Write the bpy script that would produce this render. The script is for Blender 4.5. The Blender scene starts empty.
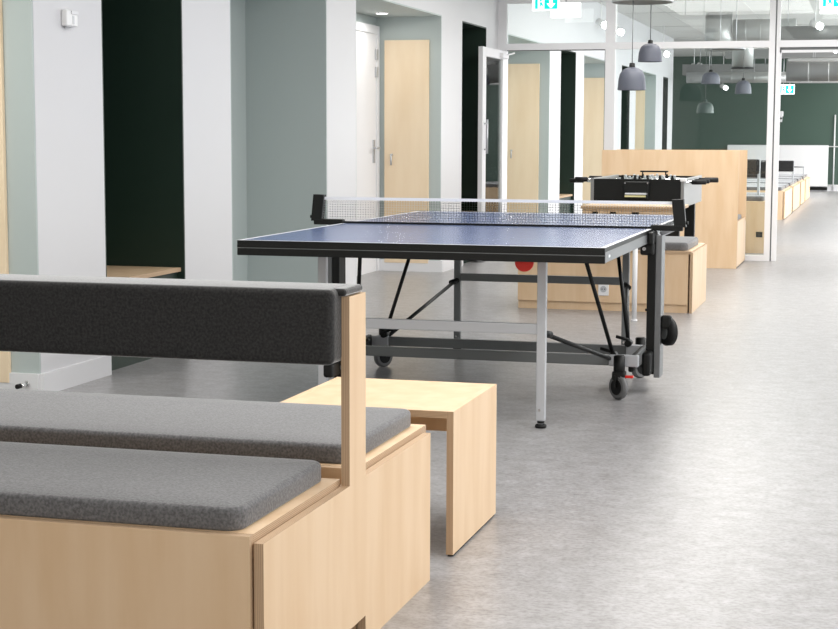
import bpy, bmesh, math, random
from mathutils import Vector, Matrix
random.seed(7)
sc = bpy.context.scene
C = bpy.context.collection

# ------------------------------------------------------------------ camera, world, lights, exposure
yaw, pitch, roll, f = 0.27329440077581413, 0.10937623311361791, 0.0030866519311068706, 1633.344
fw = Vector((-math.sin(yaw)*math.cos(pitch), math.cos(yaw)*math.cos(pitch), -math.sin(pitch)))
r0 = Vector((math.cos(yaw), math.sin(yaw), 0)); u0 = r0.cross(fw)
rt = r0*math.cos(roll) + u0*math.sin(roll); up = -r0*math.sin(roll) + u0*math.cos(roll)
cd = bpy.data.cameras.new('camera'); cam = bpy.data.objects.new('camera', cd); C.objects.link(cam)
cam.matrix_world = Matrix(((rt.x, up.x, -fw.x, 0), (rt.y, up.y, -fw.y, 0), (rt.z, up.z, -fw.z, 1.1915), (0, 0, 0, 1)))
cd.sensor_width = 36; cd.lens = f/838*36; cd.clip_end = 200; cd.clip_start = .05
sc.camera = cam

w = bpy.data.worlds.new('world'); sc.world = w; w.use_nodes = True
w.node_tree.nodes['Background'].inputs[0].default_value = (.92, .96, 1, 1)
w.node_tree.nodes['Background'].inputs[1].default_value = 1.0

def area(name, loc, rot, sx, sy, power, col=(1, 1, 1)):
    l = bpy.data.lights.new(name, 'AREA'); l.shape = 'RECTANGLE'; l.size = sx; l.size_y = sy
    l.energy = power; l.color = col
    o = bpy.data.objects.new(name, l); o.location = loc; o.rotation_euler = rot; C.objects.link(o); return o
HP = math.pi/2
# ceiling area lights (pointing down)
area('ceiling_area_light', (-1.9, 8.4, 2.66), (0, 0, 0), 1.2, 5.0, 34, (1, .98, .95))
area('ceiling_area_light', (1.15, 8.5, 2.66), (0, 0, 0), .5, 13.0, 330, (1, .98, .96))
area('ceiling_area_light', (-1.6, 4.4, 2.66), (0, 0, 0), 1.2, 1.6, 48, (1, .98, .95))
area('ceiling_area_light', (-1.6, 13.3, 2.66), (0, 0, 0), 1.6, 3.4, 95, (1, .98, .95))
area('ceiling_area_light', (-1.2, 18.0, 2.90), (0, 0, 0), 1.2, 3.0, 110, (1, .98, .95))  # added out of view to brighten the doors beyond the glass
area('ceiling_area_light', (.9, 24.0, 2.85), (0, 0, 0), 1.8, 14.0, 400, (1, .985, .96))
area('ceiling_area_light', (.9, 33.5, 2.85), (0, 0, 0), 3.0, 4.0, 330, (1, .985, .96))
area('window_and_fill_light', (-.6, -2.9, 1.5), (-HP, 0, math.pi), 3.2, 1.6, 80, (1, .95, .88))  # added front fill; the wall behind the camera has no window
# small downlights in the soffits of the alcoves
for y_, p_ in ((5.6, 14), (13.22, 2.5), (17.7, 4), (22.3, 4), (27.0, 4)):
    area('alcove_downlight', (-3.96, y_, 2.19), (0, 0, 0), .10, .10, p_, (1, .97, .92))
# daylight through the window band on the right
area('window_and_fill_light', (3.1, 8.0, 1.55), (0, HP, 0), 1.9, 13.0, 60, (.94, .97, 1))
area('window_and_fill_light', (3.1, 26.0, 1.55), (0, HP, 0), 1.9, 16.0, 620, (.94, .97, 1))

vs = sc.view_settings
vs.view_transform = 'Standard'; vs.look = 'None'; vs.gamma = 1; vs.use_curve_mapping = False; vs.exposure = -0.02

# ------------------------------------------------------------------ materials
def mat(name, col, rough=.6, metal=0., spec=.5, emit=None, es=0.):
    m = bpy.data.materials.new(name); m.use_nodes = True
    b = m.node_tree.nodes['Principled BSDF']
    b.inputs['Base Color'].default_value = (*col, 1); b.inputs['Roughness'].default_value = rough
    b.inputs['Metallic'].default_value = metal; b.inputs['Specular IOR Level'].default_value = spec
    if emit: b.inputs['Emission Color'].default_value = (*emit, 1); b.inputs['Emission Strength'].default_value = es
    return m
def noisy(m, c1, c2, scale, stretch=(1, 1, 1), detail=4, bump=0., lo=.35, hi=.65, rough=None, dist=0.0):
    nt = m.node_tree; N = nt.nodes; b = N['Principled BSDF']
    tc = N.new('ShaderNodeTexCoord'); mp = N.new('ShaderNodeMapping'); mp.inputs['Scale'].default_value = stretch
    no = N.new('ShaderNodeTexNoise'); no.inputs['Scale'].default_value = scale; no.inputs['Detail'].default_value = detail
    no.inputs['Distortion'].default_value = dist
    cr = N.new('ShaderNodeValToRGB'); cr.color_ramp.elements[0].color = (*c1, 1); cr.color_ramp.elements[1].color = (*c2, 1)
    cr.color_ramp.elements[0].position = lo; cr.color_ramp.elements[1].position = hi
    L = nt.links.new
    L(tc.outputs['Object'], mp.inputs[0]); L(mp.outputs[0], no.inputs[0]); L(no.outputs[0], cr.inputs[0]); L(cr.outputs[0], b.inputs['Base Color'])
    if bump:
        bu = N.new('ShaderNodeBump'); bu.inputs['Strength'].default_value = bump; bu.inputs['Distance'].default_value = .002
        L(no.outputs[0], bu.inputs['Height']); L(bu.outputs[0], b.inputs['Normal'])
    return m
def edge_ply(name, axis):
    m = mat(name, (.5, .34, .2), .6)
    nt = m.node_tree; N = nt.nodes; L = nt.links.new
    tc = N.new('ShaderNodeTexCoord'); wv = N.new('ShaderNodeTexWave'); wv.wave_type = 'BANDS'; wv.bands_direction = axis
    wv.inputs['Scale'].default_value = 80; wv.inputs['Distortion'].default_value = .3
    cr = N.new('ShaderNodeValToRGB'); cr.color_ramp.elements[0].color = (.38, .25, .15, 1); cr.color_ramp.elements[1].color = (.58, .41, .26, 1)
    L(tc.outputs['Object'], wv.inputs[0]); L(wv.outputs[0], cr.inputs[0]); L(cr.outputs[0], N['Principled BSDF'].inputs['Base Color'])
    return m
M = {}
M['white'] = mat('white_paint', (.78, .78, .795), .55)
M['wall_white'] = mat('wall_white_paint', (.66, .66, .675), .55)
M['ceiling'] = mat('ceiling_white', (.74, .74, .72), .8)
M['teal'] = mat('grey_green_paint', (.46, .515, .505), .55)
M['green'] = mat('dark_green_paint', (.010, .027, .018), .5)
M['green_far'] = mat('green_feature_paint', (.045, .085, .064), .4)
M['ply'] = noisy(mat('birch_plywood', (.75, .55, .35), .5), (.70, .49, .295), (.76, .56, .365), 3.0, (4, 4, .6), 6, dist=.3)
M['plyx'] = edge_ply('plywood_edge_x', 'X'); M['plyy'] = edge_ply('plywood_edge_y', 'Y'); M['plyz'] = edge_ply('plywood_edge_z', 'Z')
M['door_wood'] = noisy(mat('door_veneer', (.75, .58, .4), .5), (.82, .645, .44), (.88, .72, .52), 2.0, (3, 3, .5), 4)
M['fabric'] = noisy(mat('grey_felt', (.09, .09, .09), .95, spec=.15), (.105, .104, .106), (.18, .178, .182), 170, (1, 1, 1), 3, bump=.4)
b = M['fabric'].node_tree.nodes['Principled BSDF']; b.inputs['Sheen Weight'].default_value = .45; b.inputs['Sheen Roughness'].default_value = .35
M['fabric_dark'] = noisy(mat('charcoal_felt', (.035, .035, .035), .95, spec=.15), (.026, .026, .026), (.046, .0455, .045), 170, (1, 1, 1), 3, bump=.4)
b = M['fabric_dark'].node_tree.nodes['Principled BSDF']; b.inputs['Sheen Weight'].default_value = 1; b.inputs['Sheen Roughness'].default_value = .3
M['black'] = mat('black_steel', (.004, .0045, .004), .5, spec=.3)
M['rubber'] = mat('black_rubber', (.007, .007, .007), .6, spec=.3)
M['wheel_grey'] = mat('grey_wheel_tread', (.16, .16, .16), .5)
M['frame_grey'] = mat('anodised_frame', (.17, .175, .18), .4, .4)
M['alu'] = mat('silver_aluminium', (.55, .56, .58), .35, .6)
M['steel'] = mat('silver_powder_steel', (.50, .51, .53), .4, .25)
M['steel_dark'] = mat('grey_steel', (.17, .18, .18), .45, .2)
M['chrome'] = mat('chrome', (.8, .8, .8), .15, 1)
M['blue'] = mat('blue_table_coating', (.13, .18, .35), .24)
M['line'] = mat('white_line', (.85, .86, .9), .4)
M['netline'] = mat('net_cord', (.9, .9, .95), .8)
M['red'] = mat('red_rubber', (.75, .02, .01), .4)
M['lamp_grey'] = mat('grey_lamp_shade', (.085, .092, .118), .5)
M['galv'] = mat('galvanised_duct', (.42, .43, .42), .4, .6)
M['duct_grey'] = mat('grey_duct_insulation', (.26, .265, .26), .6)
M['socket'] = mat('white_plastic', (.82, .82, .82), .35)
M['dark_plastic'] = mat('dark_plastic', (.03, .03, .025), .4)
M['seam'] = mat('ceiling_joint', (.6, .6, .59), .8)
M['glow'] = mat('lamp_glow', (1, 1, 1), .5, emit=(1, 1, 1), es=14)
M['sign_white'] = mat('sign_lit_white', (1, 1, 1), .5, emit=(.95, 1, 1), es=1.6)
M['sign_green'] = mat('sign_lit_green', (0, .5, .4), .5, emit=(0, .62, .55), es=1.0)
M['sign_side'] = mat('lit_box_white', (1, 1, 1), .5, emit=(1, 1, 1), es=2.0)
M['foos_side'] = mat('grey_side_laminate', (.22, .22, .215), .4)
M['foos_in'] = mat('playfield_green', (.05, .12, .06), .5)
M['yellow'] = mat('pale_yellow', (.8, .75, .4), .5)
M['shade_green_grey'] = mat('dark_green_grey_shade', (.06, .09, .08), .3)
# glass
g = bpy.data.materials.new('clear_glass'); g.use_nodes = True; nt = g.node_tree; nt.nodes.clear()
o_ = nt.nodes.new('ShaderNodeOutputMaterial'); mx = nt.nodes.new('ShaderNodeMixShader'); tr = nt.nodes.new('ShaderNodeBsdfTransparent')
gl = nt.nodes.new('ShaderNodeBsdfGlossy'); gl.inputs['Roughness'].default_value = .02; fr = nt.nodes.new('ShaderNodeFresnel'); fr.inputs[0].default_value = 1.45
tr.inputs[0].default_value = (.96, .985, .975, 1)
nt.links.new(fr.outputs[0], mx.inputs[0]); nt.links.new(tr.outputs[0], mx.inputs[1]); nt.links.new(gl.outputs[0], mx.inputs[2]); nt.links.new(mx.outputs[0], o_.inputs[0])
M['glass'] = g
# floor: marbled grey linoleum
fm = mat('marbled_linoleum', (.35, .34, .33), .33, spec=.6); nt = fm.node_tree; N = nt.nodes; L = nt.links.new
tc = N.new('ShaderNodeTexCoord')
def nz(scale, stretch, det):
    mp = N.new('ShaderNodeMapping'); mp.inputs['Scale'].default_value = stretch
    n = N.new('ShaderNodeTexNoise'); n.inputs['Scale'].default_value = scale; n.inputs['Detail'].default_value = det; n.inputs['Roughness'].default_value = .65
    L(tc.outputs['Object'], mp.inputs[0]); L(mp.outputs[0], n.inputs[0]); return n
n1 = nz(15, (.8, 1.0, 1), 10); n2 = nz(75, (.8, 1.0, 1), 6); n3 = nz(1.2, (1, 1, 1), 3)
def ramp(n, a, b, lo, hi):
    c = N.new('ShaderNodeValToRGB'); c.color_ramp.elements[0].color = (*a, 1); c.color_ramp.elements[1].color = (*b, 1)
    c.color_ramp.elements[0].position = lo; c.color_ramp.elements[1].position = hi; L(n.outputs[0], c.inputs[0]); return c
c1 = ramp(n1, (.275, .266, .264), (.41, .406, .414), .32, .68); c2 = ramp(n2, (.62, .60, .59), (1.0, 1.0, 1.0), .32, .56); c3 = ramp(n3, (.93, .93, .93), (1, 1, 1), .35, .65)
def mul(a, b):
    m = N.new('ShaderNodeMix'); m.data_type = 'RGBA'; m.blend_type = 'MULTIPLY'; m.inputs[0].default_value = 1
    L(a, m.inputs[6]); L(b, m.inputs[7]); return m.outputs[2]
L(mul(mul(c1.outputs[0], c2.outputs[0]), c3.outputs[0]), N['Principled BSDF'].inputs['Base Color'])
M['floor'] = fm

# ------------------------------------------------------------------ mesh helpers
class B:
    """collects shapes (world coordinates) for one mesh"""
    def __init__(s): s.bm = bmesh.new(); s.m = []
    def mi(s, k):
        if k not in s.m: s.m.append(k)
        return s.m.index(k)
    def box(s, x0, x1, y0, y1, z0, z1, m='white', edge=None, thin=None, bev=0, seg=2):
        t = bmesh.new()
        r = bmesh.ops.create_cube(t, size=1)
        bmesh.ops.scale(t, vec=(x1-x0, y1-y0, z1-z0), verts=t.verts); bmesh.ops.translate(t, vec=((x0+x1)/2, (y0+y1)/2, (z0+z1)/2), verts=t.verts)
        a = s.mi(m)
        for fc in t.faces: fc.material_index = a
        if thin:                                     # plywood: edges across the thin axis show the layers
            e = s.mi({'x': 'plyx', 'y': 'plyy', 'z': 'plyz'}[thin]); i = 'xyz'.index(thin)
            for fc in t.faces:
                fc.normal_update()
                if abs(fc.normal[i]) < .5: fc.material_index = e
        if bev: bmesh.ops.bevel(t, geom=t.edges[:], offset=bev, segments=seg, profile=.5, affect='EDGES')
        s.merge(t); return s
    def merge(s, t):
        me = bpy.data.meshes.new('t'); t.to_mesh(me); t.free(); s.bm.from_mesh(me); bpy.data.meshes.remove(me)
    def cyl(s, p0, p1, r, m='black', n=16, r2=None, bev=0):
        p0, p1 = Vector(p0), Vector(p1); d = p1-p0; t = bmesh.new()
        bmesh.ops.create_cone(t, cap_ends=True, segments=n, radius1=r, radius2=r if r2 is None else r2, depth=d.length)
        if bev: bmesh.ops.bevel(t, geom=[e for e in t.edges if len(e.link_faces) == 2 and e.calc_face_angle(0) > 1], offset=bev, segments=2, affect='EDGES')
        q = Vector((0, 0, 1)).rotation_difference(d.normalized())
        bmesh.ops.transform(t, matrix=Matrix.Translation((p0+p1)/2) @ q.to_matrix().to_4x4(), verts=t.verts)
        a = s.mi(m)
        for fc in t.faces: fc.material_index = a; fc.smooth = len(fc.verts) == 4
        s.merge(t); return s
    def bar(s, p0, p1, wx, wy, m='steel'):           # square tube between two points
        p0, p1 = Vector(p0), Vector(p1); d = p1-p0; t = bmesh.new(); bmesh.ops.create_cube(t, size=1)
        bmesh.ops.scale(t, vec=(wx, wy, d.length), verts=t.verts)
        q = Vector((0, 0, 1)).rotation_difference(d.normalized())
        bmesh.ops.transform(t, matrix=Matrix.Translation((p0+p1)/2) @ q.to_matrix().to_4x4(), verts=t.verts)
        a = s.mi(m)
        for fc in t.faces: fc.material_index = a
        s.merge(t); return s
    def lathe(s, prof, c, m='lamp_grey', n=32):
        t = bmesh.new(); rings = []
        for r, z in prof:
            rings.append([t.verts.new((c[0]+r*math.cos(2*math.pi*i/n), c[1]+r*math.sin(2*math.pi*i/n), c[2]+z)) for i in range(n)])
        a = s.mi(m)
        for A_, B_ in zip(rings, rings[1:]):
            for i in range(n):
                fc = t.faces.new((A_[i], A_[(i+1) % n], B_[(i+1) % n], B_[i])); fc.smooth = True; fc.material_index = a
        bmesh.ops.recalc_face_normals(t, faces=t.faces)
        s.merge(t); return s
    def poly(s, pts, axis, a0, a1, m='ply', edge=None):   # extruded outline; pts in the two other axes
        t = bmesh.new(); i = 'xyz'.index(axis)
        def v(p, a): q = list(p); q.insert(i, a); return t.verts.new(q)
        f0 = [v(p, a0) for p in pts]; f1 = [v(p, a1) for p in pts]; mm = s.mi(m); ee = s.mi(edge or m)
        F = t.faces.new(f0); F.material_index = mm; F = t.faces.new(f1[::-1]); F.material_index = mm
        for k in range(len(pts)):
            F = t.faces.new((f0[k], f1[k], f1[(k+1) % len(pts)], f0[(k+1) % len(pts)])); F.material_index = ee
        bmesh.ops.recalc_face_normals(t, faces=t.faces)
        s.merge(t); return s
    def cushion(s, x0, x1, y0, y1, z0, z1, m='fabric', cr=.03, er=.014):
        def rr(ins, z):
            pts = []; r = max(cr-ins, .004)
            for cx, cy, a0 in ((x1-ins-r, y1-ins-r, 0), (x0+ins+r, y1-ins-r, 90), (x0+ins+r, y0+ins+r, 180), (x1-ins-r, y0+ins+r, 270)):
                for k in range(7):
                    a = math.radians(a0+15*k); pts.append((cx+r*math.cos(a), cy+r*math.sin(a), z))
            return pts
        levels = []
        for k in range(5):
            a = math.radians(90*k/4); levels.append((er*(1-math.sin(a))*.5, z0+er*.5*(1-math.cos(a))))
        for k in range(6):
            a = math.radians(90*k/5); levels.append((er*(1-math.cos(a)), z1-er*(1-math.sin(a))))
        levels.append((er+.02, z1+.0015)); levels.append((er+.08, z1+.003))
        t = bmesh.new(); mm = s.mi(m); R = [[t.verts.new(p) for p in rr(i_, z)] for i_, z in levels]
        n = len(R[0])
        for A_, B_ in zip(R, R[1:]):
            for k in range(n):
                fc = t.faces.new((A_[k], A_[(k+1) % n], B_[(k+1) % n], B_[k])); fc.material_index = mm; fc.smooth = True
        fc = t.faces.new(R[-1]); fc.material_index = mm; fc.smooth = True
        fc = t.faces.new(R[0][::-1]); fc.material_index = mm
        s.merge(t); return s

def thing(name, label, cat, loc, group=None):
    o = bpy.data.objects.new(name, None); C.objects.link(o); o.location = loc; o.empty_display_size = .1
    o['label'] = label; o['category'] = cat
    if group: o['group'] = group
    return o
def wloc(o):
    v = Vector(o.location)
    while o.parent: o = o.parent; v += Vector(o.location)
    return v
def obj(name, b, parent=None, label=None, cat=None, loc=None, kind=None, group=None):
    """links B as one mesh object; vertices are in world coordinates, the origin sits at the base centre"""
    bm = b.bm
    if loc is None:
        co = [v.co for v in bm.verts]
        loc = Vector(((min(c.x for c in co)+max(c.x for c in co))/2, (min(c.y for c in co)+max(c.y for c in co))/2, min(c.z for c in co)))
    loc = Vector(loc); bmesh.ops.translate(bm, vec=-loc, verts=bm.verts)
    me = bpy.data.meshes.new(name); bm.to_mesh(me); bm.free()
    for k in b.m: me.materials.append(M[k])
    o = bpy.data.objects.new(name, me); C.objects.link(o)
    o.location = loc
    if parent: o.parent = parent; o.location = loc-wloc(parent)
    if label: o['label'] = label
    if cat: o['category'] = cat
    if kind: o['kind'] = kind
    if group: o['group'] = group
    return o
def copy_tree(o, parent=None):
    c = o.copy(); C.objects.link(c)
    if parent: c.parent = parent
    for ch in list(o.children): copy_tree(ch, c)
    return c
def box1(*a, **k): return B().box(*a, **k)

# ------------------------------------------------------------------ the setting
WX = -3.67                     # corridor face of the left wall
NY = 16.0                      # glazed screen
obj('floor', box1(-6, 3.3, -3, 37.2, -.1, 0, m='floor'), kind='structure', loc=(0, 0, 0))
obj('ceiling', box1(-4.5, 3.3, -3, NY, 2.7, 2.8, m='ceiling').box(-6, 3.3, NY, 37.2, 2.95, 3.05, m='ceiling'), kind='structure')
# tile joints on the ceiling beyond the glass
tj = B()
for y in [17.8+3.0*i for i in range(7)]: tj.box(-3.6, 3.1, y, y+.012, 2.944, 2.952, m='seam')
for x in (-3.0, -1.8, -.6, .6): tj.box(x, x+.012, 16.1, 37, 2.944, 2.952, m='seam')
obj('trim_1', tj, kind='structure')
obj('wall_back', box1(-6, 3.3, 37.0, 37.2, 0, 2.95, m='green_far'), kind='structure')
obj('wall_front', box1(-4.5, 3.3, -3.1, -3, 0, 2.8, m='white'), kind='structure')
# right wall with a window band
rw = B()
rw.box(3.15, 3.3, -3, 37.2, 0, .55).box(3.15, 3.3, -3, 37.2, 2.55, 3.05)
for y0, y1 in ((-3, 1.5), (14.5, 18), (34, 37.2)): rw.box(3.15, 3.3, y0, y1, .55, 2.55)
obj('wall_right', rw, kind='structure')

cols = [(-3, 4.4), (6.675, 7.345), (8.31, 8.99), (10.73, 11.38), (13.79, 14.51), (15.46, 16.2), (18.62, 19.29), (20.29, 20.87), (23.3, 24.05), (24.88, 25.5), (27.87, 28.8), (29.5, 30.2)]
wl = B()
for y0, y1 in cols: wl.box(-4.4, WX, y0, y1, 0, 2.22, m='wall_white')
wl.box(-4.4, WX, -3, 30.2, 2.22, 3.05, m='wall_white')
wl.box(-5.9, -4.4, 30.1, 30.2, 0, 3.05, m='wall_white').box(-6, -5.9, 30.1, 37.2, 0, 3.05, m='wall_white')
obj('wall_left', wl, kind='structure')
# alcoves painted grey green: back, near side, far side and soffit
alc = [(4.4, 6.675), (8.99, 10.73), (11.38, 13.79), (16.2, 18.62), (20.87, 23.3), (25.5, 27.87)]
nic = [(7.345, 8.31), (14.51, 15.46), (19.29, 20.29), (24.05, 24.88), (28.8, 29.5)]
t = .012
def lining(y0, y1, m):
    b = B()
    b.box(-4.3, -4.26, y0, y1, 0, 2.22, m=m)
    b.box(-4.26, WX-.001, y0, y0+t, 0, 2.22-t, m=m); b.box(-4.26, WX-.001, y1-t, y1, 0, 2.22-t, m=m)
    b.box(-4.26, WX-.001, y0, y1, 2.22-t, 2.22, m=m)
    return b
for i, (y0, y1) in enumerate(alc):
    a = obj('wall_alcove' if i == 0 else 'wall_alcove.%03d' % i, lining(y0, y1, 'teal'), kind='structure')
for i, (y0, y1) in enumerate(nic):
    obj('wall_niche' if i == 0 else 'wall_niche.%03d' % i, lining(y0, y1, 'green'), kind='structure')
# baseboards on the first column and the far sides of the alcoves
bb = B()
def skirt(y0, y1, face=True):
    bb.box(WX, WX+.022, y0-.022, y1, 0, .10)
bb.box(WX, WX+.022, 6.655, 7.345, 0, .10); bb.box(-4.26, WX, 6.642, 6.663, 0, .10)
for y0, y1 in ((8.31, 8.99), (10.73, 11.38), (13.79, 14.51), (15.46, 15.95), (16.2, 16.21), (18.62, 19.29), (20.29, 20.87), (23.3, 24.05), (24.88, 25.5), (27.87, 28.8)):
    bb.box(WX, WX+.022, y0, y1, 0, .10)
for y in (10.73, 13.79, 18.62, 23.3, 27.87): bb.box(-4.26, WX+.022, y-t-.022, y-t, 0, .10)
for y0, y1 in alc: bb.box(-4.26, -4.238, y0+t, y1-t-.022, 0, .10)
bb.box(-6, 3.15, 36.97, 37.0, 0, .12)
obj('baseboard_left', bb, kind='structure')

# flush cupboard doors on the far sides of the alcoves
def wood_door(n, y, x0, x1, z0=.075, z1=2.01):
    d = obj('door_%d' % n, box1(x0, x1, y-t-.026, y-t-.001, z0, z1, m='door_wood', bev=.002), kind='structure')
    hx = x0+.07
    hb = B().cyl((hx, y-t-.026, 1.02), (hx, y-t-.06, 1.02), .009, 'alu').cyl((hx, y-t-.055, 1.02), (hx, y-t-.055, .93), .008, 'alu')
    obj('door_handle', hb, parent=d)
wood_door(1, 6.675, -4.18, -3.815, .055)
wood_door(2, 13.79, -4.175, -3.775)
wood_door(3, 18.62, -4.17, -3.785)
wood_door(4, 23.3, -4.17, -3.785)
wood_door(5, 27.87, -4.17, -3.85, z1=1.97)
# white door on the back wall of the third alcove
db = B().box(-4.258, -4.235, 12.86, 13.70, .0, 2.06, bev=.002)
d6 = obj('door_6', db, kind='structure')
fr = B().box(-4.258, -4.222, 12.79, 12.86, 0, 2.13).box(-4.258, -4.222, 13.70, 13.765, 0, 2.13).box(-4.258, -4.222, 12.86, 13.70, 2.06, 2.13)
obj('door_frame', fr, parent=d6)
for z in (1.93, 1.78): obj('hinge', B().box(-4.234, -4.216, 13.665, 13.715, z-.09, z, m='alu', bev=.003), parent=d6)
obj('door_handle', B().box(-4.235, -4.225, 13.60, 13.65, .95, 1.15, m='alu').cyl((-4.225, 13.625, 1.08), (-4.18, 13.625, 1.08), .009, 'alu').cyl((-4.18, 13.625, 1.08), (-4.18, 13.50, 1.08), .009, 'alu'), parent=d6)

# ---- glazed screen (white frame, clear panes)
FY0, FY1 = 15.96, 16.04
win = bpy.data.objects.new('window_1', None); C.objects.link(win); win.location = (-1.8, NY, 0); win['kind'] = 'structure'
fb = B()
fb.box(-3.669, -3.585, FY0, FY1, 0, 2.7)
fb.box(-2.60, -2.505, FY0, FY1, 0, 2.7)
fb.box(-1.04, -.985, FY0, FY1, 0, 2.7).box(-.972, -.94, FY0+.01, FY1, 0, 2.7).box(-.985, -.972, FY0+.03, FY1-.02, 0, 2.7, m='steel_dark')
fb.box(.02, .10, FY0, FY1, 0, 2.7).box(1.5, 1.58, FY0, FY1, 0, 2.7).box(3.07, 3.15, FY0, FY1, 0, 2.7)
for x0, x1 in ((-3.585, -2.60), (-2.505, -1.04), (-.94, .02), (.10, 1.5), (1.58, 3.07)):
    fb.box(x0, x1, FY0, FY1, 2.028, 2.092); fb.box(x0, x1, FY0, FY1, 2.485, 2.7)
    if x0 not in (-3.585, -.94): fb.box(x0, x1, FY0, FY1, 0, .05)
fb.box(-.94, .02, FY0+.02, FY1-.02, 1.978, 2.002)
fb.box(-.94, -.925, FY0+.02, FY1-.02, 0, 2.002, m='white').box(-.94, .02, FY0+.035, FY1-.025, 2.002, 2.028, m='steel_dark')
fb.box(-2.608, -2.60, FY0+.02, FY1-.02, 0, 2.028, m='steel_dark').box(-3.585, -2.60, FY0+.02, FY1-.02, 2.020, 2.028, m='steel_dark')
obj('window_frame', fb, parent=win)
for x0, x1, z0, z1 in ((-3.585, -2.60, 2.092, 2.485), (-2.505, -1.04, 2.092, 2.485), (-.94, .02, 2.092, 2.485), (-2.505, -1.04, .05, 2.028), (.10, 1.5, .05, 2.028), (.10, 1.5, 2.092, 2.485), (1.58, 3.07, .05, 2.028), (1.58, 3.07, 2.092, 2.485)):
    obj('glass_pane', B().box(x0, x1, 15.997, 16.003, z0, z1, m='glass'), parent=win)
for x0, x1 in ((-3.67, 3.15),):
    obj('wall_screen', B().box(x0, x1, 15.98, 16.02, 2.8, 2.95), kind='structure')

# ---- glass door leaf, opened flat along the left wall
dl = bpy.data.objects.new('door_7', None); C.objects.link(dl); dl.location = (-3.6, 15.9, 0); dl['kind'] = 'structure'
lf = B()
X0, X1 = -3.625, -3.580
lf.box(X0, X1, 14.95, 15.09, .01, 2.015, bev=.003).box(X0, X1, 15.80, 15.93, .01, 2.015, bev=.003)
lf.box(X0, X1, 15.09, 15.80, 1.93, 2.015).box(X0, X1, 15.09, 15.80, .01, .16)
obj('leaf_frame', lf, parent=dl)
obj('glass_pane', B().box(-3.605, -3.599, 15.09, 15.80, .16, 1.93, m='glass'), parent=dl)
hb = B().cyl((X1, 15.02, 1.30), (X1+.03, 15.02, 1.30), .007, 'alu').cyl((X1+.03, 15.02, 1.34), (X1+.03, 15.02, 1.02), .009, 'alu').cyl((X1, 15.02, 1.06), (X1+.03, 15.02, 1.06), .007, 'alu')
obj('door_handle', hb, parent=dl)
obj('door_closer', B().box(X1, X1+.035, 15.66, 15.90, 1.94, 1.985, bev=.004).bar((X1+.03, 15.80, 1.97), (-3.50, 15.95, 2.0), .012, .012, 'socket'), parent=dl)

# ------------------------------------------------------------------ foreground bench
def ply_panel_x(b, x0, x1, pts): b.poly(pts, 'x', x0, x1, 'ply', 'plyx')
bench = thing('back_to_back_bench', 'large birch plywood double bench in the foreground with grey cushions and a charcoal padded backrest', 'bench', (-2.1, 3.54, 0))
BX0, BX1 = -3.05, -1.153
def seat_box(name, y0, y1):
    b = B()
    b.box(BX0, BX1, y0, y0+.02, .0, .4155, m='ply', thin='y')
    b.box(BX0, BX1, y1-.02, y1, .0, .395, m='ply', thin='y')
    b.box(BX1-.02, BX1, y0+.02, y1-.02, 0, .395, m='ply'); b.box(BX0, BX0+.02, y0+.02, y1-.02, 0, .395, m='ply')
    o = obj(name, b, parent=bench)
    obj('seat_top', B().box(BX0, BX1, y0+.0205, y1+.001, .3955, .416, m='ply', thin='z'), parent=o)
    return o
seat_box('seat_box', 2.90, 3.455); seat_box('seat_box', 3.575, 4.185)
# the end panel, one piece with the post that carries the backrest
pts = [(2.912, 0), (2.912, .40), (3.452, .402), (3.452, .832), (3.572, .832), (3.572, .402), (4.145, .402), (4.145, 0), (3.570, 0), (3.570, .068), (3.22, .068), (3.22, 0)]
for x0 in (-1.149, BX0-.024):
    b = B(); ply_panel_x(b, x0, x0+.02, pts); obj('end_panel', b, parent=bench)
bw = B().box(BX0, BX1, 3.50, 3.52, .02, .39, m='ply', thin='y'); obj('center_board', bw, parent=bench)
for y0, y1 in ((2.925, 3.440), (3.615, 4.17)):
    obj('seat_cushion', B().cushion(BX0+.03, -1.183, y0, y1, .416, .462, 'fabric', .035, .012), parent=bench, label='flat grey felt seat cushion')
# upholstered back cushion, slid over the board
bk = B(); t_ = bmesh.new(); bmesh.ops.create_cube(t_, size=1)
x0, x1, y0, y1, z0, z1 = BX0-.0, -1.148, 3.388, 3.566, .683, .852
bmesh.ops.scale(t_, vec=(x1-x0, y1-y0, z1-z0), verts=t_.verts); bmesh.ops.translate(t_, vec=((x0+x1)/2, (y0+y1)/2, (z0+z1)/2), verts=t_.verts)
bmesh.ops.bevel(t_, geom=t_.edges[:], offset=.02, segments=5, profile=.6, affect='EDGES')
for fc in t_.faces: fc.smooth = True
bk.mi('fabric_dark'); bk.merge(t_); bk.box(-1.19, -1.131, 3.43, 3.562, .834, .8515, m='fabric_dark', bev=.008, seg=3)
bko = obj('backrest', bk, parent=bench, label='long charcoal felt backrest cushion')
obj('bracket', B().box(-1.175, -1.152, 3.40, 3.46, .655, .686, m='black', bev=.006), parent=bko)

# ------------------------------------------------------------------ small side table beside the bench
st = thing('plywood_stool_table', 'low plywood side table with a pale top between bench and ping pong table', 'table', (-1.39, 4.665, 0))
TY0, TY1, TX0, TX1 = 4.395, 4.935, -1.655, -1.13
obj('tabletop', B().box(TX0+.020, TX1-.0199, TY0, TY1, .398, .418, m='ply', thin='z'), parent=st)
for x0 in (TX0, TX1-.02):
    obj('side_leg', B().poly([(TY0, .006), (TY1, .006), (TY1, .418), (TY0, .418)], 'x', x0, x0+.02, 'ply', 'plyx').box(x0, x0+.02, TY0+.0004, TY1-.0004, .4179, .4183, m='ply').box(x0+.002, x0+.018, TY0+.01, TY1-.01, 0, .006, m='rubber'), parent=st)
obj('cross_board', B().box(TX0+.02, TX1-.02, TY1-.16, TY1-.14, .29, .398, m='ply', thin='y'), parent=st)

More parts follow.
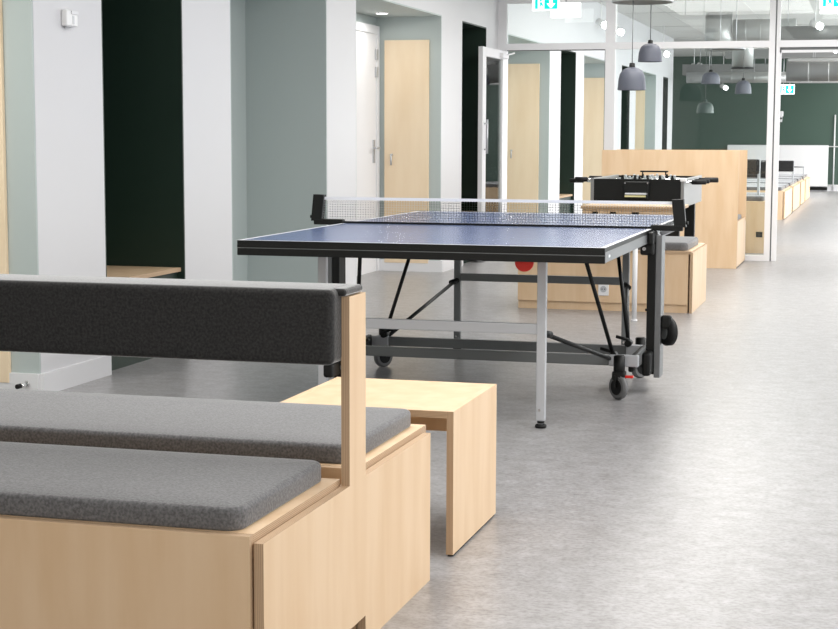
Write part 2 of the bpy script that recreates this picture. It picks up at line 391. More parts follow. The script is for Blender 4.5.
# ------------------------------------------------------------------ table tennis table
XL, XR, Y0, YN, Y1 = -2.535, -1.010, 6.265, 7.64, 9.005
XM = (XL+XR)/2
tt = thing('table_tennis_table', 'blue ping pong table with white lines, black end frame and wheeled steel undercarriage', 'table', (XM, YN, 0))
def half(y0, y1, near):
    b = B(); xs = [XL, XL+.02, XM-.002, XM+.002, XR-.02, XR]
    ys = [y0, y0+.02, y1] if near else [y0, y1-.02, y1]
    for i in range(5):
        for j in range(2):
            ln = i in (0, 4) or (j == 0) == near
            tb = bmesh.new(); v = [tb.verts.new((x, y, .760)) for x, y in ((xs[i], ys[j]), (xs[i+1], ys[j]), (xs[i+1], ys[j+1]), (xs[i], ys[j+1]))]
            fc = tb.faces.new(v); fc.material_index = b.mi('line' if ln else 'blue'); b.merge(tb)
    b.box(XL+.0005, XR-.0005, y0+.0005, y1-.0005, .742, .7595, m='black')
    o = obj('tabletop', b, parent=tt)
    fe = B()
    ye = (y0, y0+.03) if near else (y1-.03, y1)
    fe.box(XL, XR, ye[0], ye[1], .698, .728, m='black', bev=.002).box(XL+.001, XR-.001, ye[0]+.001, ye[1]-.001, .728, .7305, m='steel_dark').box(XL, XR, ye[0], ye[1], .7305, .742, m='black')
    obj('end_frame', fe, parent=o, label='black end frame')
    for x0 in (XL, XR-.03):
        sb = B().box(x0, x0+.03, y0+.03 if near else y0, y1 if near else y1-.03, .700, .7415, m='frame_grey', bev=.001, seg=1)
        sb.box(x0-.001, x0+.031, y0+.004 if near else y1-.030, y0+.030 if near else y1-.004, .700, .7415, m='frame_grey')
        obj('side_frame', sb, parent=o, label='silver side frame')
    return o
hn = half(Y0, YN-.006, True); half(YN+.006, Y1, False)
# oval maker's badge near the right corner
bd = B(); t_ = bmesh.new(); bmesh.ops.create_cone(t_, cap_ends=True, segments=24, radius1=.5, radius2=.5, depth=.0014)
bmesh.ops.transform(t_, matrix=Matrix.Translation((XR+.0012, 6.365, .722)) @ Matrix.Rotation(HP, 4, 'Y') @ Matrix.Diagonal((.014, .05, 1, 1)), verts=t_.verts)
bd.mi('steel'); bd.merge(t_); bd.box(XR+.0019, XR+.0023, 6.345, 6.385, .7195, .7245, m='line'); obj('badge', bd, parent=hn, label='small grey oval badge')

def frame_legs(y, near):
    m = 'steel' if near else 'steel_dark'  # far legs darker: the shade under the table is put into their colour
    for x in (-1.302, -2.243):
        l = obj('leg', B().box(x-.0185, x+.0185, y-.015, y+.015, .030, .700, m=m, bev=.003).cyl((x-.004, y-.0155, .075), (x-.004, y-.0175, .075), .006, 'chrome'), parent=tt)
        obj('levelling_foot', B().cyl((x, y, .008), (x, y, .034), .009, 'alu').cyl((x, y, 0), (x, y, .014), .024, 'rubber', 20, bev=.003).cyl((x, y, .020), (x, y, .028), .015, 'black'), parent=l)
    obj('leg_crossbar', B().box(-2.2245, -1.3205, y-.012, y+.012, .386, .428, m=m, bev=.003), parent=tt)
frame_legs(6.5, True); frame_legs(8.8, False)
# chassis
for y, z in ((7.40, .143), (7.93, .123)):
    rl = obj('chassis_rail', B().box(-2.60 if y > 7.5 else -2.60, -1.165, y-.016, y+.016, z, z+.046, m='steel_dark', bev=.003), parent=tt)
    for x0, x1 in ((-1.165, -1.03), (-2.52, -2.38)):
        obj('rail_end', B().box(x0, x1, y-.02, y+.02, z-.002, z+.05, m='steel', bev=.004), parent=rl, label='light grey rail end')
for s in (-1, 1):
    X = lambda v: XM+s*v
    xa, xb = sorted((X(.690), X(.715)))
    obj('side_beam', B().box(xa, xb, 7.43, 7.90, .11, .18, m='black', bev=.006), parent=tt)
    # upright: black profile with a grey channel outside it
    xa, xb = sorted((X(.752), X(.790))); xc, xd = sorted((X(.790), X(.797)))
    uy0, uy1 = 7.56, 7.66
    xc, xd = sorted((X(.7905), X(.818)))
    uo = obj('upright', B().box(xa, xb, uy0, uy1, .085, .735, m='black', bev=.003), parent=tt)
    obj('side_channel', B().box(xc, xd, uy0, uy0+.012, .07, .735, m='frame_grey', bev=.002).box(*sorted((X(.813), X(.818))), uy0+.012, uy1+.02, .07, .735, m='frame_grey'), parent=uo)
    obj('corner_block', B().box(*sorted((X(.748), X(.788))), 7.45, 7.56, .09, .20, m='black', bev=.012), parent=uo)
    obj('hinge_block', B().box(*sorted((X(.725), X(.788))), 7.50, 7.56, .645, .705, m='black', bev=.01).box(*sorted((X(.765), X(.79))), 7.46, 7.62, .70, .752, m='black', bev=.006)
        .cyl((X(.745), 7.50, .675), (X(.745), 7.49, .675), .008, 'alu'), parent=uo)
    sx, wy_ = X(.848), 7.61
    sw = B().cyl((sx-.018, wy_-.012*s, .283), (sx+.018, wy_+.012*s, .283), .066, 'rubber', 28, bev=.008).cyl((sx-.020, wy_-.0133*s, .283), (sx+.020, wy_+.0133*s, .283), .036, 'steel_dark', 20)
    swo = obj('transport_wheel', sw, parent=uo)
    obj('wheel_housing', B().box(*sorted((X(.8185), X(.868))), 7.56, 7.60, .30, .362, m='black', bev=.01), parent=swo)
    # struts
    for yb, yt, n in ((7.43, 7.16, 1), (7.90, 8.13, 2)):
        stt = obj('strut', B().cyl((X(.622), yb, .18), (X(.515), yt, .70), .0095, 'black', 12), parent=tt)
        obj('strut_knob', B().cyl((X(.622), yb-.03, .185), (X(.622), yb+.03, .185), .017, 'black', 12).cyl((X(.622), yb, .20), (X(.560), yb, .215), .008, 'black', 8), parent=stt)
    obj('leg_strut', B().cyl((X(.480), 6.52, .385), (X(.615), 7.41, .17), .0095, 'black', 12).cyl((X(.470), 6.512, .388), (X(.495), 6.56, .378), .015, 'black', 10), parent=tt)
    obj('leg_strut', B().cyl((X(.480), 8.78, .385), (X(.615), 7.93, .17), .0095, 'black', 12).cyl((X(.470), 8.79, .388), (X(.495), 8.74, .378), .015, 'black', 10), parent=tt)
    # latch rod
    if s > 0: obj('latch_rod', B().cyl((X(.715), 8.05, .33), (X(.69), 8.05, .62), .006, 'black', 8).cyl((X(.715), 8.05, .33), (X(.68), 8.05, .335), .006, 'black', 8), parent=tt)
    # casters
    for yc, ang in ((7.33, .85), (8.02, -.6)):
        cx = X(.664)
        sk = (0.022*math.sin(ang), 0.022*math.cos(ang))
        co = obj('caster', B().cyl((cx, yc, .09), (cx, yc, .20), .026, 'black', 16, bev=.004).box(cx-.03, cx+.03, yc-.03, yc+.03, .085, .13, m='black', bev=.01)
                 .bar((cx-.022*math.cos(ang), yc-.022*math.sin(ang), .055), (cx-.022*math.cos(ang), yc-.022*math.sin(ang), .11), .008, .04, 'black')
                 .bar((cx+.022*math.cos(ang), yc+.022*math.sin(ang), .055), (cx+.022*math.cos(ang), yc+.022*math.sin(ang), .11), .008, .04, 'black'), parent=tt)
        a_, b_ = .015*math.cos(ang), .015*math.sin(ang)
        obj('wheel', B().cyl((cx-a_, yc-.01-b_, .056), (cx+a_, yc-.01+b_, .056), .056, 'wheel_grey', 28, bev=.006).cyl((cx-a_*1.1, yc-.01-b_*1.1, .056), (cx+a_*1.1, yc-.01+b_*1.1, .056), .036, 'rubber', 20), parent=co)
        if s > 0 and yc < 7.5: obj('brake_pedal', B().box(cx+.025, cx+.065, yc-.015, yc+.015, .098, .108, m='red', bev=.003), parent=co, label='small red brake pedal')

# net
for s in (-1, 1):
    X = lambda v: XM+s*v
    a, b_ = sorted((X(.860), X(.912)))
    pb = B(); pb.poly([(X(.852), .898), (X(.906), .900), (X(.919), .770), (X(.865), .770)], 'y', YN-.02, YN+.02, 'black')
    pb.box(*sorted((X(.755), X(.905))), YN-.022, YN+.022, .752, .778, m='black', bev=.004)
    pb.cyl((X(.912), YN, .79), (X(.928), YN, .79), .008, 'black', 10)
    po = obj('net_post', pb, parent=tt)
    obj('clamp_arm', B().bar((X(.80), YN+.02, .735), (X(.87), YN+.06, .765), .02, .012, 'steel'), parent=po)
nb = B(); t_ = bmesh.new(); NZ0, NZ1 = .768, .876; NXa, NXb = XM-.865, XM+.865
def quad(x0, x1, z0, z1, d=.0006):
    v = [t_.verts.new((x, YN, z)) for x, z in ((x0, z0), (x1, z0), (x1, z1), (x0, z1))]; t_.faces.new(v)
n = 132
for i in range(n+1):
    x = NXa+(NXb-NXa)*i/n; quad(x-.0008, x+.0008, NZ0, NZ1)
for i in range(9):
    z = NZ0+(NZ1-NZ0)*i/9; quad(NXa, NXb, z-.0007, z+.0007)
for fc in t_.faces: fc.material_index = 0
bmesh.ops.solidify(t_, geom=t_.faces[:], thickness=.0012)
nb.mi('netline'); nb.merge(t_)
no = obj('net', nb, parent=tt, label='fine mesh net')
obj('net_tape', B().box(NXa, NXb, YN-.003, YN+.003, .874, .888, m='line'), parent=no, label='white top tape')
obj('bottom_cord', B().box(NXa, NXb, YN-.004, YN+.004, .7605, .770, m='black'), parent=no)

# red bat tucked under the near end of the table
bt = thing('table_tennis_bat', 'red table tennis bat tucked under the near edge of the blue table', 'bat', (-1.36, 6.42, .647))
b = B(); t_ = bmesh.new(); bmesh.ops.create_cone(t_, cap_ends=True, segments=32, radius1=.038, radius2=.038, depth=.012)
bmesh.ops.transform(t_, matrix=Matrix.Translation((-1.36, 6.42, .685)) @ Matrix.Rotation(HP, 4, 'X'), verts=t_.verts); b.mi('red'); b.merge(t_)
obj('blade', b, parent=bt); obj('handle', B().box(-1.372, -1.348, 6.413, 6.427, .70, .738, m='ply', bev=.003), parent=bt)

# ------------------------------------------------------------------ low bench behind the ping pong table
lb = thing('low_bench', 'low plywood bench with grey cushion and white socket behind the ping pong table', 'bench', (-1.8, 11.5, 0))
b = B().box(-2.385, -1.215, 11.045, 11.065, .058, .40, m='ply', thin='y').box(-2.385, -1.215, 11.065, 11.085, 0, .058, m='ply').box(-2.385, -1.215, 11.93, 11.95, 0, .40, m='ply').box(-2.385, -2.365, 11.065, 11.93, 0, .40, m='ply').box(-1.235, -1.215, 11.065, 11.93, 0, .40, m='ply')
lbb = obj('seat_box', b, parent=lb)
obj('seat_top', B().box(-2.385, -1.195, 11.04, 11.955, .40, .42, m='ply', thin='z'), parent=lbb)
obj('end_panel', B().box(-1.205, -1.185, 11.05, 11.97, 0, .41, m='ply', thin='x'), parent=lb)
obj('seat_cushion', B().cushion(-2.36, -1.225, 11.07, 11.80, .42, .475, 'fabric', .05, .02), parent=lb)
sk = obj('wall_socket', B().box(-1.822, -1.75, 11.036, 11.045, .105, .195, m='socket', bev=.003), parent=lb, label='white power socket')
obj('socket_face', B().cyl((-1.786, 11.036, .15), (-1.786, 11.033, .15), .022, 'steel', 20).cyl((-1.795, 11.0335, .15), (-1.795, 11.0325, .15), .004, 'black', 8).cyl((-1.777, 11.0335, .15), (-1.777, 11.0325, .15), .004, 'black', 8), parent=sk)

# slotted wooden table on a slim white post
tb = thing('pedestal_table', 'small light wood table with dark slots on a slim white post', 'table', (-1.5, 10.6, 0))
b = B().box(-1.845, -1.205, 10.44, 10.90, .722, .742, m='ply', thin='z', bev=.002, seg=1)
obj('tabletop', b, parent=tb)
b = B(); xs = [-1.835, -1.775, -1.735, -1.66, -1.62, -1.52, -1.47, -1.215]
b.box(-1.835, -1.215, 10.46, 10.48, .705, .722, m='ply')
for i in range(0, 8, 2): b.box(xs[i], xs[i+1], 10.46, 10.48, .675, .705, m='ply')
b.box(-1.835, -1.215, 10.46, 10.48, .655, .675, m='ply').box(-1.835, -1.215, 10.50, 10.52, .655, .722, m='dark_plastic')
obj('slotted_apron', b, parent=tb)
obj('post', B().cyl((-1.495, 10.49, .01), (-1.495, 10.49, .66), .0165, 'socket', 16).box(-1.52, -1.47, 10.53, 10.86, .70, .722, m='socket').box(-1.51, -1.48, 10.47, 10.56, .63, .655, m='socket').box(-1.51, -1.48, 10.53, 10.56, .63, .71, m='socket').cyl((-1.495, 10.49, 0), (-1.495, 10.49, .01), .022, 'socket', 16), parent=tb, label='slim white post')

# ------------------------------------------------------------------ foosball table
FX0, FX1, FA, FB, FZ0, FZ1 = -2.10, -1.395, 12.30, 13.55, .668, .872
ft = thing('foosball_table', 'black foosball table with grey side walls and handled rods in front of the plywood divider', 'table', (-1.765, 12.9, 0))
b = B().box(FX0+.025, FX1-.025, FA, FA+.025, FZ0, FZ1-.004, m='black').box(FX0+.025, FX1-.025, FB-.025, FB, FZ0, FZ1-.006, m='black').box(FX0+.025, FX1-.025, FA+.025, FB-.025, FZ0, FZ0+.02, m='black')
obj('cabinet', b, parent=ft, label='black end panels')
for x0 in (FX0, FX1-.025): obj('side_wall', B().box(x0, x0+.025, FA-.006, FB+.006, FZ0-.01, FZ1, m='foos_side', bev=.004), parent=ft, label='light grey side wall')
obj('playfield', B().box(FX0+.025, FX1-.025, FA+.025, FB-.025, .79, .80, m='foos_in'), parent=ft)
obj('goal_box', B().box(-1.84, -1.655, FA-.045, FA, .72, .85, m='black', bev=.008).box(-1.83, -1.665, FA-.075, FA-.045, .752, .768, m='line', bev=.003).box(-1.83, -1.675, FA-.070, FA-.046, .735, .748, m='yellow'), parent=ft, label='black ball return box with a pale tray')
for x in (-1.832, -1.663): obj('screw', B().cyl((x, FA-.046, .84), (x, FA-.05, .84), .006, 'chrome', 10), parent=ft)
for x, y in ((-1.475, 12.40), (-2.055, 12.40), (-1.475, 13.45), (-2.055, 13.45)):
    obj('leg', B().box(x-.04, x+.04, y-.035, y+.035, 0, FZ0-.002, m='black', bev=.004), parent=ft)
obj('leg_brace', B().box(-2.015, -1.515, 12.385, 12.415, .40, .50, m='black'), parent=ft)
ys = [12.42+.147*i for i in range(8)]
for i, y in enumerate(ys):
    right = i % 2 == 0 or i in (5,)
    ext = [.06, .03, .055, .03, .095, .035, .065, .03][i]
    x0, x1 = (FX0-.12, FX1+ext) if not right else (FX0-.05, FX1+ext)
    rd = obj('player_rod', B().cyl((x0, y, .845), (x1, y, .845), .008, 'chrome', 10), parent=ft)
    if right: hb = B().cyl((x1-.02, y, .845), (x1+.09, y, .845), .0165, 'rubber', 12, bev=.003)
    else: hb = B().cyl((x0-.09, y, .845), (x0+.02, y, .845), .0165, 'rubber', 12, bev=.003)
    if i in (0,): obj('handle', B().cyl((-2.225, y-.09, .862), (-2.13, y-.09, .862), .018, 'rubber', 12, bev=.003), parent=rd); obj('rod_end', B().cyl((-2.14, y-.09, .862), (-2.10, y-.09, .862), .008, 'chrome', 8), parent=rd)
    obj('handle', hb, parent=rd)
    for k in range([1, 2, 3, 5, 5, 3, 2, 1][i]):
        nn = [1, 2, 3, 5, 5, 3, 2, 1][i]; px_ = FX0+.06+(FX1-FX0-.12)*(k+1)/(nn+1)
        pb = B().box(px_-.013, px_+.013, y-.009, y+.009, .808, .868, m='steel' if i % 3 else 'black', bev=.004).cyl((px_, y, .868), (px_, y, .885), .009, 'steel' if i % 3 else 'black', 8)
        obj('player_figure', pb, parent=rd)
for x in (-1.425,): obj('corner_cap', B().box(FX1-.03, FX1+.012, FA-.012, FA+.06, FZ1-.02, FZ1+.003, m='socket', bev=.004), parent=ft)
obj('score_counter', B().box(-1.90, -1.67, FB-.02, FB+.012, .893, .906, m='black', bev=.003).cyl((-1.88, FB-.005, .87), (-1.88, FB-.005, .893), .006, 'black', 8).cyl((-1.69, FB-.005, .87), (-1.69, FB-.005, .893), .006, 'black', 8), parent=ft)

# ------------------------------------------------------------------ tall plywood booth divider
dv = thing('high_back_bench', 'tall birch plywood high-back seating booth standing in front of the glass screen', 'bench', (-1.8, 15.4, 0))
obj('high_back', B().box(-2.45, -1.212, 14.93, 14.955, 0, 1.062, m='ply', thin='y', bev=.001, seg=1), parent=dv)
obj('high_back', B().box(-2.45, -1.205, 15.80, 15.825, .40, 1.060, m='ply', thin='y', bev=.001, seg=1), parent=dv)
obj('seat_box', B().box(-2.45, -1.24, 14.956, 15.80, 0, .40, m='ply'), parent=dv)
obj('end_panel', B().box(-1.232, -1.212, 14.97, 15.92, .01, .425, m='ply', thin='x', bev=.001, seg=1), parent=dv)
obj('seat_cushion', B().cushion(-2.43, -1.24, 14.99, 15.76, .40, .455, 'fabric', .03, .014), parent=dv)

# ------------------------------------------------------------------ benches beyond the glass
def far_bench(name, label, x0, x1, y0, y1, group=None, h=.415, cushions=2, socket=False):
    t0 = thing(name, label, 'bench', ((x0+x1)/2, (y0+y1)/2, 0), group)
    sb = obj('seat_box', B().box(x0, x1-.028, y0, y1, 0, h, m='ply', bev=.001, seg=1), parent=t0)
    obj('end_panel', B().box(x1-.022, x1, y0+.015, y1-.015, 0.012, h-.012, m='ply', thin='x'), parent=t0)
    d = (y1-y0)/cushions
    for i in range(cushions):
        obj('seat_cushion', B().cushion(x0+.03, x1-.05, y0+d*i+.05, y0+d*(i+1)-.06, h, h+.05, 'fabric', .03, .014), parent=t0)
    return t0
def back_on(t0, x0, x1, y, z0, z1, h=.415):
    bo = obj('backrest', B().box(x0, x1, y-.05, y+.05, z0, z1, m='fabric_dark', bev=.02, seg=3), parent=t0)
    obj('backrest_post', B().box(x1-.02, x1+.005, y-.03, y+.03, h-.05, z1, m='steel', bev=.002), parent=bo)
    obj('backrest_post', B().box(x0, x0+.025, y-.03, y+.03, h-.05, z0+.01, m='steel', bev=.002), parent=bo)
b1 = far_bench('plywood_bench', 'plywood bench box with dark padded backrests and a black socket just behind the glass pane', -2.45, -1.075, 17.0, 18.3, h=.53)
back_on(b1, -2.3, -1.19, 17.30, .80, .955, .53)
back_on(b1, -2.3, -1.10, 18.2, .74, .92, .53)
obj('wall_socket', B().box(-1.19, -1.125, 16.992, 17.0, .165, .22, m='dark_plastic', bev=.003), parent=b1, label='black power socket')
far_specs = [(23.95, 26.0, 'nearest of the plywood benches beyond the glass screen in line along the walkway'),
             (26.35, 28.6, 'second plywood bench beyond the glass with a charcoal padded backrest facing us'),
             (28.95, 30.5, 'third plywood bench beyond the glass carrying a thin chrome rail at its edge'),
             (30.8, 32.7, 'farthest plywood bench in the row close to the white radiator')]
fbs = []
for i, (y0, y1, lab) in enumerate(far_specs):
    fbs.append(far_bench('plywood_bench', lab, -2.9, -1.285, y0, y1, 'plywood benches along the walkway beyond the glass'))
back_on(fbs[1], -2.4, -1.335, 27.3, .62, .80)
obj('support_foot', B().box(-1.36, -1.29, 26.08, 26.3, 0, .1, m='black'), parent=fbs[0])
cr = B().cyl((-1.31, 30.4, .40), (-1.31, 30.4, .645), .011, 'steel', 10).cyl((-1.31, 30.4, .64), (-1.50, 30.4, .64), .011, 'steel_dark', 10)
obj('rail', cr, parent=fbs[2])
# ------------------------------------------------------------------ niche benches
for i, (y0, y1) in enumerate(nic[:4]):
    lab = ['pale wood seat ledge inside the dark green niche nearest the camera', 'wood seat ledge inside the dark green niche beside the open glass door',
           'wood seat ledge inside the green niche seen through the open doorway', 'wood seat ledge inside the green niche far beyond the glass'][i]
    s_ = thing('niche_seat', lab, 'bench', (-3.96, (y0+y1)/2, 0), 'seat ledges in the green wall niches')
    obj('seat_board', B().box(-4.258, -3.69, y0+.014, y1-.014, .44, .462, m='ply', thin='z'), parent=s_)
    obj('seat_front', B().box(-3.73, -3.71, y0+.014, y1-.014, 0, .44, m='green'), parent=s_)

# ------------------------------------------------------------------ pendant lamps
def pendant(name, label, x, y, zb, zt, R, ztop, cat='lamp', m='lamp_grey', group='grey bell pendant lamps'):
    t0 = thing(name, label, cat, (x, y, zb), group)
    h = zt-zb
    prof = [(R, 0), (R*.985, h*.12), (R*.95, h*.38), (R*.86, h*.58), (R*.70, h*.72), (R*.46, h*.80), (R*.22, h*.84)]
    inner = [(R*.20, h*.80), (R*.44, h*.765), (R*.67, h*.69), (R*.83, h*.56), (R*.92, h*.37), (R*.96, h*.12), (R*.972, 0), (R, 0)]
    obj('lamp_shade', B().lathe(prof+inner, (x, y, zb), m), parent=t0)
    obj('lamp_socket', B().lathe([(0, h*.80), (R*.22, h*.80), (R*.22, h*.84), (R*.19, h*.98), (R*.13, h), (0, h)], (x, y, zb), m if m != 'lamp_grey' else 'black'), parent=t0)
    if m == 'lamp_grey': obj('bulb', B().lathe([(0, h*.25), (R*.2, h*.3), (R*.28, h*.42), (R*.18, h*.6), (0, h*.7)], (x, y, zb), 'sign_white'), parent=t0)
    obj('cord', B().cyl((x, y, zt-.005), (x, y, ztop), .004, 'steel_dark', 8), parent=t0)
    return t0
PY = 13.6
pendant('pendant_lamp', 'lower and larger of the two near grey bell pendant lamps', -2.02, 13.8, 1.572, 1.799, .119, 2.312)
pendant('pendant_lamp', 'upper and darker of the two near grey bell pendant lamps', -1.925, 14.2, 1.824, 2.01, .104, 2.312)
pendant('pendant_lamp', 'left of the two small pendant lamps hanging beyond the glass screen', -2.098, 21.2, 1.85, 2.03, .120, 2.287)
pendant('pendant_lamp', 'right of the two small pendant lamps hanging beyond the glass screen', -1.705, 21.4, 1.73, 1.93, .105, 2.287)
pendant('pendant_lamp', 'dark green-grey pendant lamp hanging lowest against the dark green wall', -2.75, 27.0, 1.56, 1.78, .14, 2.9, m='shade_green_grey')  # solid dark green-grey shade without a bulb
def canopy(label, x, y, z, R, ztop):
    t0 = thing('ceiling_canopy', label, 'lamp mount', (x, y, z), 'round lamp canopies')
    obj('plate', B().cyl((x, y, z), (x, y, z+.022), R, 'dark_plastic', 40, bev=.004), parent=t0)
    obj('rim', B().lathe([(R, .001), (R+.006, .001), (R+.006, .021), (R, .021), (R, .001)], (x, y, z), 'alu', 40), parent=t0)
    obj('suspension_rod', B().cyl((x-.1, y, z+.02), (x-.1, y, ztop), .006, 'alu', 8).cyl((x+.1, y, z+.02), (x+.1, y, ztop), .006, 'alu', 8), parent=t0)
canopy('dark round lamp canopy above the two near pendant lamps', -1.97, 14.0, 2.310, .255, 2.7)
canopy('dark round lamp canopy above the small far pendant lamps', -1.90, 21.3, 2.285, .22, 2.95)

# ------------------------------------------------------------------ spot lights on the ceiling beyond the glass
def spot(x, y, z, zt, label):
    t0 = thing('spotlight', label, 'spotlight', (x, y, z), 'white ceiling spotlights beyond the glass')
    d = Vector((.10, -.10, -.05))
    obj('spot_body', B().cyl(Vector((x, y, z))-d*.9, Vector((x, y, z)), .045, 'socket', 18), parent=t0)
    obj('spot_lens', B().cyl((x, y, z), Vector((x, y, z))+d*.25, .044, 'glow', 18), parent=t0)
    obj('stem', B().cyl(Vector((x, y, z))-d*.5, Vector((x, y, zt))-Vector((d.x, d.y, 0))*.5, .008, 'socket', 8), parent=t0)
spl = [(-3.34, 20.4, 2.56, 'white spotlight seen through the upper pane left of the near pendant lamps'),
       (-3.36, 21.8, 2.56, 'white spotlight seen just behind the left mullion beside the lower pendant lamp'),
       (-3.35, 26.6, 2.50, 'white spotlight glowing just right of the upper near pendant lamp'),
       (-3.50, 32.5, 2.52, 'left one of the paired white spotlights left of the small pendant lamps'),
       (-3.53, 33.9, 2.60, 'right one of the paired white spotlights left of the small pendant lamps'),
       (-3.16, 35.0, 2.20, 'lowest white spotlight just above the green-grey pendant lamp'),
       (-.80, 21.8, 2.60, 'white spotlight below the right exit sign'),
       (-.76, 27.9, 2.60, 'white spotlight under the beam at the right edge of the picture')]
for x, y, z, lab in spl: spot(x, y, z, 2.95, lab)

# recessed downlight in the third alcove
dn = thing('recessed_downlight', 'small round downlight in the soffit of the grey alcove with the white door', 'downlight', (-4.035, 13.22, 2.19))
obj('trim_ring', B().lathe([(.045, .018), (.045, .008), (.055, .006), (.06, .018)], (-4.035, 13.22, 2.19), 'socket', 24), parent=dn)
obj('lens', B().cyl((-4.035, 13.22, 2.198), (-4.035, 13.22, 2.207), .045, 'glow', 24), parent=dn)

# ------------------------------------------------------------------ signs
def exit_sign(label, x0, x1, y, z0, z1, zt, nrm=True):
    t0 = thing('exit_sign', label, 'sign', ((x0+x1)/2, y, z0), None)
    obj('sign_panel', B().box(x0, x1, y, y+.03, z0, z1, m='sign_white', bev=.003), parent=t0)
    h = z1-z0; W = x1-x0
    gb = B(); yf = y-.002
    # running figure and doorway on the left, arrow on the right (white on green)
    gb.box(x0+W*.10, x0+W*.21, yf, y+.001, z0+h*.12, z1-h*.12, m='sign_green')
    gb.box(x0+W*.45, x0+W*.95, yf, y+.001, z0+h*.10, z1-h*.12, m='sign_green')
    gb.cyl((x0+W*.32, yf, z0+h*.72), (x0+W*.32, y+.001, z0+h*.72), h*.08, 'sign_green', 12)
    gb.poly([(x0+W*.27, z0+h*.28), (x0+W*.30, z0+h*.24), (x0+W*.34, z0+h*.40), (x0+W*.39, z0+h*.26), (x0+W*.41, z0+h*.30), (x0+W*.37, z0+h*.60), (x0+W*.29, z0+h*.60), (x0+W*.26, z0+h*.46), (x0+W*.30, z0+h*.48)], 'y', yf, y+.001, 'sign_green')
    gb.poly([(x0+W*.70, z0+h*.14), (x0+W*.86, z0+h*.50), (x0+W*.76, z0+h*.50), (x0+W*.76, z0+h*.84), (x0+W*.64, z0+h*.84), (x0+W*.64, z0+h*.50), (x0+W*.54, z0+h*.50)], 'y', yf-.002, yf, 'sign_white')
    obj('pictogram', gb, parent=t0, label='green running figure, door and down arrow')
    obj('hanger', B().cyl((x0+W*.3, y+.015, z1), (x0+W*.3, y+.015, zt), .006, 'alu', 8).cyl((x0+W*.7, y+.015, z1), (x0+W*.7, y+.015, zt), .006, 'alu', 8), parent=t0)
    return t0
exit_sign('green and white exit sign hanging above the open glass door', -3.222, -2.965, 15.45, 2.37, 2.50, 2.7)
exit_sign('green and white exit sign cut by the top right corner of the picture', -.566, -.30, 15.45, 2.345, 2.475, 2.7)
exit_sign('tiny far green exit sign glowing on the dark green wall', -1.95, -1.64, 33.0, 2.01, 2.20, 2.95)
def lit_box(label, x0, x1, y, z0, z1):  # plain white box with an emissive body, no pictogram
    t0 = thing('white_lit_box', label, 'lamp', ((x0+x1)/2, y, z0), 'white lit boxes behind the exit signs')
    obj('glowing_body', B().box(x0, x1, y, y+.03, z0, z1, m='sign_side', bev=.003), parent=t0)
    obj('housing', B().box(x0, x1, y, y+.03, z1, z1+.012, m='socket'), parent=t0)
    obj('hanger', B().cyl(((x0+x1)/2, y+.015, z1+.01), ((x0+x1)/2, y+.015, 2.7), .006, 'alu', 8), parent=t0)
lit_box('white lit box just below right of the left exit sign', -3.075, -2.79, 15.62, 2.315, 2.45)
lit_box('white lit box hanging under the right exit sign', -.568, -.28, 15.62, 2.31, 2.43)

# ------------------------------------------------------------------ ducts beyond the glass
def duct(label, b, m=None, group='ventilation ducts beyond the glass'):
    return obj('ventilation_duct', b, label=label, cat='duct', group=group)
def rod_box(x0, x1, y, z): return
b = B().cyl((-2.28, 24.0, 2.40), (-2.28, 24.0, 2.949), .19, 'galv', 32)
b.cyl((-2.28, 24, 2.55), (-2.28, 24, 2.56), .197, 'galv', 32); duct('vertical round metal duct hanging left of the mullion', b)
b = B().cyl((-2.08, 24.1, 2.70), (-1.2, 24.1, 2.70), .155, 'galv', 28)
for x in (-1.9, -1.7, -1.5): b.cyl((x, 24.1, 2.70), (x+.012, 24.1, 2.70), .162, 'galv', 28)
duct('short horizontal spiral metal duct joined beside the vertical duct', b)
b = B().cyl((-2.17, 27.0, 2.28), (-2.17, 27.0, 2.949), .17, 'galv', 32).cyl((-2.17, 27, 2.27), (-2.17, 27, 2.285), .18, 'black', 32); duct('lower vertical metal duct with a black rim above the small pendant lamps', b)
b = B().box(-3.60, -1.9, 31.0, 31.6, 2.32, 2.52, m='duct_grey', bev=.01); b.cyl((-3.3, 31.3, 2.52), (-3.3, 31.3, 2.949), .01, 'alu', 8).cyl((-2.1, 31.3, 2.52), (-2.1, 31.3, 2.949), .01, 'alu', 8); duct('flat dark grey duct running across above the far green wall', b)
b = B().cyl((-3.4, 30.0, 2.235), (-1.2, 30.0, 2.235), .095, 'galv', 24)
for x in (-3.0, -2.6, -2.2, -1.8, -1.4): b.cyl((x, 30, 2.235), (x+.015, 30, 2.235), .101, 'galv', 24).cyl((x, 30, 2.32), (x, 30, 2.949), .005, 'alu', 6)
duct('lowest round silver duct crossing in front of the far green wall', b)
b = B().cyl((-1.32, 22.0, 2.515), (2.8, 22.0, 2.515), .10, 'duct_grey', 24)
for x in (-1.2, 0, 1.2): b.cyl((x, 22, 2.6), (x, 22, 2.949), .006, 'alu', 6)
duct('grey horizontal duct seen through the upper right pane', b)
b = B().cyl((-1.42, 26.0, 2.20), (2.8, 26.0, 2.20), .17, 'galv', 28)
for x in (-1.1, -.8, -.5): b.cyl((x, 26, 2.20), (x+.015, 26, 2.20), .178, 'galv', 28)
b.cyl((-1.0, 26, 2.3), (-1.0, 26, 2.949), .006, 'alu', 6).cyl((1.0, 26, 2.3), (1.0, 26, 2.949), .006, 'alu', 6); duct('thick round metal duct right of the mullion', b)
b = B().box(-1.36, 2.8, 25.2, 25.5, 2.30, 2.345, m='galv', bev=.004)
b.cyl((-1.0, 25.3, 2.34), (-1.0, 25.3, 2.949), .006, 'alu', 6).cyl((1.0, 25.3, 2.34), (1.0, 25.3, 2.949), .006, 'alu', 6)
obj('cable_tray', b, label='pale metal cable tray running right above the thick round duct', cat='cable tray')
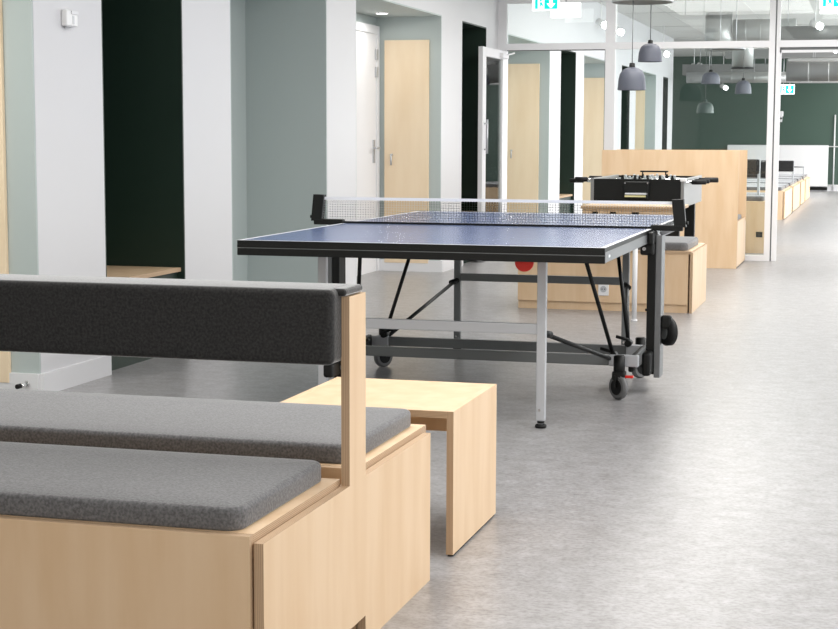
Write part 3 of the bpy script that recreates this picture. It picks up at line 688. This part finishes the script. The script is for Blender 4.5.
b = B().box(-1.7, 2.8, 33.6, 34.0, 2.25, 2.55, m='duct_grey').cyl((-1.0, 33.8, 2.55), (-1.0, 33.8, 2.949), .006, 'alu', 6).cyl((1.0, 33.8, 2.55), (1.0, 33.8, 2.949), .006, 'alu', 6); duct('flat grey duct above the far exit sign', b)
b = B().box(-2.6, 2.8, 28.6, 29.0, 2.52, 2.72, m='duct_grey').cyl((-2.2, 28.8, 2.72), (-2.2, 28.8, 2.949), .006, 'alu', 6).cyl((1.0, 28.8, 2.72), (1.0, 28.8, 2.949), .006, 'alu', 6); duct('flat grey duct behind the lower vertical metal duct', b)

# ------------------------------------------------------------------ radiator and fittings on the far wall
rd = thing('radiator', 'wide white panel radiator on the dark green end wall', 'radiator', (-2.16, 36.9, .1))
b = B().box(-3.25, -1.075, 36.86, 36.94, .10, .985, m='socket', bev=.008)
obj('radiator_panel', b, parent=rd)
obj('top_grille', B().box(-3.25, -1.075, 36.855, 36.945, .985, 1.0, m='white', bev=.003), parent=rd)
obj('pipe', B().cyl((-1.075, 36.9, .97), (-.60, 36.9, .97), .013, 'socket', 10).cyl((-1.075, 36.9, .13), (-.60, 36.9, .13), .013, 'socket', 10).cyl((-.955, 36.93, .02), (-.955, 36.93, 1.66), .016, 'socket', 10), parent=rd)
for x in (-2.9, -1.45): obj('wall_bracket', B().box(x-.03, x+.03, 36.94, 36.97, .2, .9, m='socket'), parent=rd)
obj('cable_box', B().box(-1.9, -1.08, 36.93, 36.969, .02, .085, m='black'), label='black strip on the floor below the radiator', cat='cable box')
b = B().box(-2.16, -2.06, 36.92, 37.0, 1.62, 1.74, m='socket', bev=.02).cyl((-2.11, 36.93, 1.50), (-2.11, 36.93, 1.64), .03, 'socket', 12)
b.cyl((-2.11, 36.92, 1.58), (-2.11, 36.90, 1.58), .025, 'dark_plastic', 12)
obj('wall_lamp', b, label='small white fitting on the green wall just right of the mullion', cat='wall fitting')

# ------------------------------------------------------------------ small things on the near wall
ts = thing('motion_sensor', 'small white sensor box high on the white wall beside the dark niche', 'sensor', (WX+.02, 6.99, 1.675))
obj('housing', B().box(WX, WX+.03, 6.935, 7.045, 1.690, 1.765, m='socket', bev=.006), parent=ts)
obj('cover', B().box(WX+.03, WX+.036, 6.975, 7.04, 1.745, 1.762, m='white', bev=.002).box(WX+.026, WX+.033, 6.99, 7.005, 1.70, 1.74, m='steel', bev=.002), parent=ts)
obj('lens', B().cyl((WX+.018, 6.965, 1.682), (WX+.018, 6.965, 1.692), .016, 'steel', 14), parent=ts)
ds = thing('door_stop', 'small chrome door stop with a black tip on the white baseboard at the left', 'door stop', (-3.73, 6.64, .045))
obj('stem', B().cyl((-3.725, 6.642, .052), (-3.735, 6.60, .050), .010, 'chrome', 14).cyl((-3.725, 6.642, .052), (-3.726, 6.638, .052), .016, 'chrome', 14), parent=ds)
obj('tip', B().cyl((-3.735, 6.60, .050), (-3.74, 6.575, .049), .011, 'rubber', 14), parent=ds)
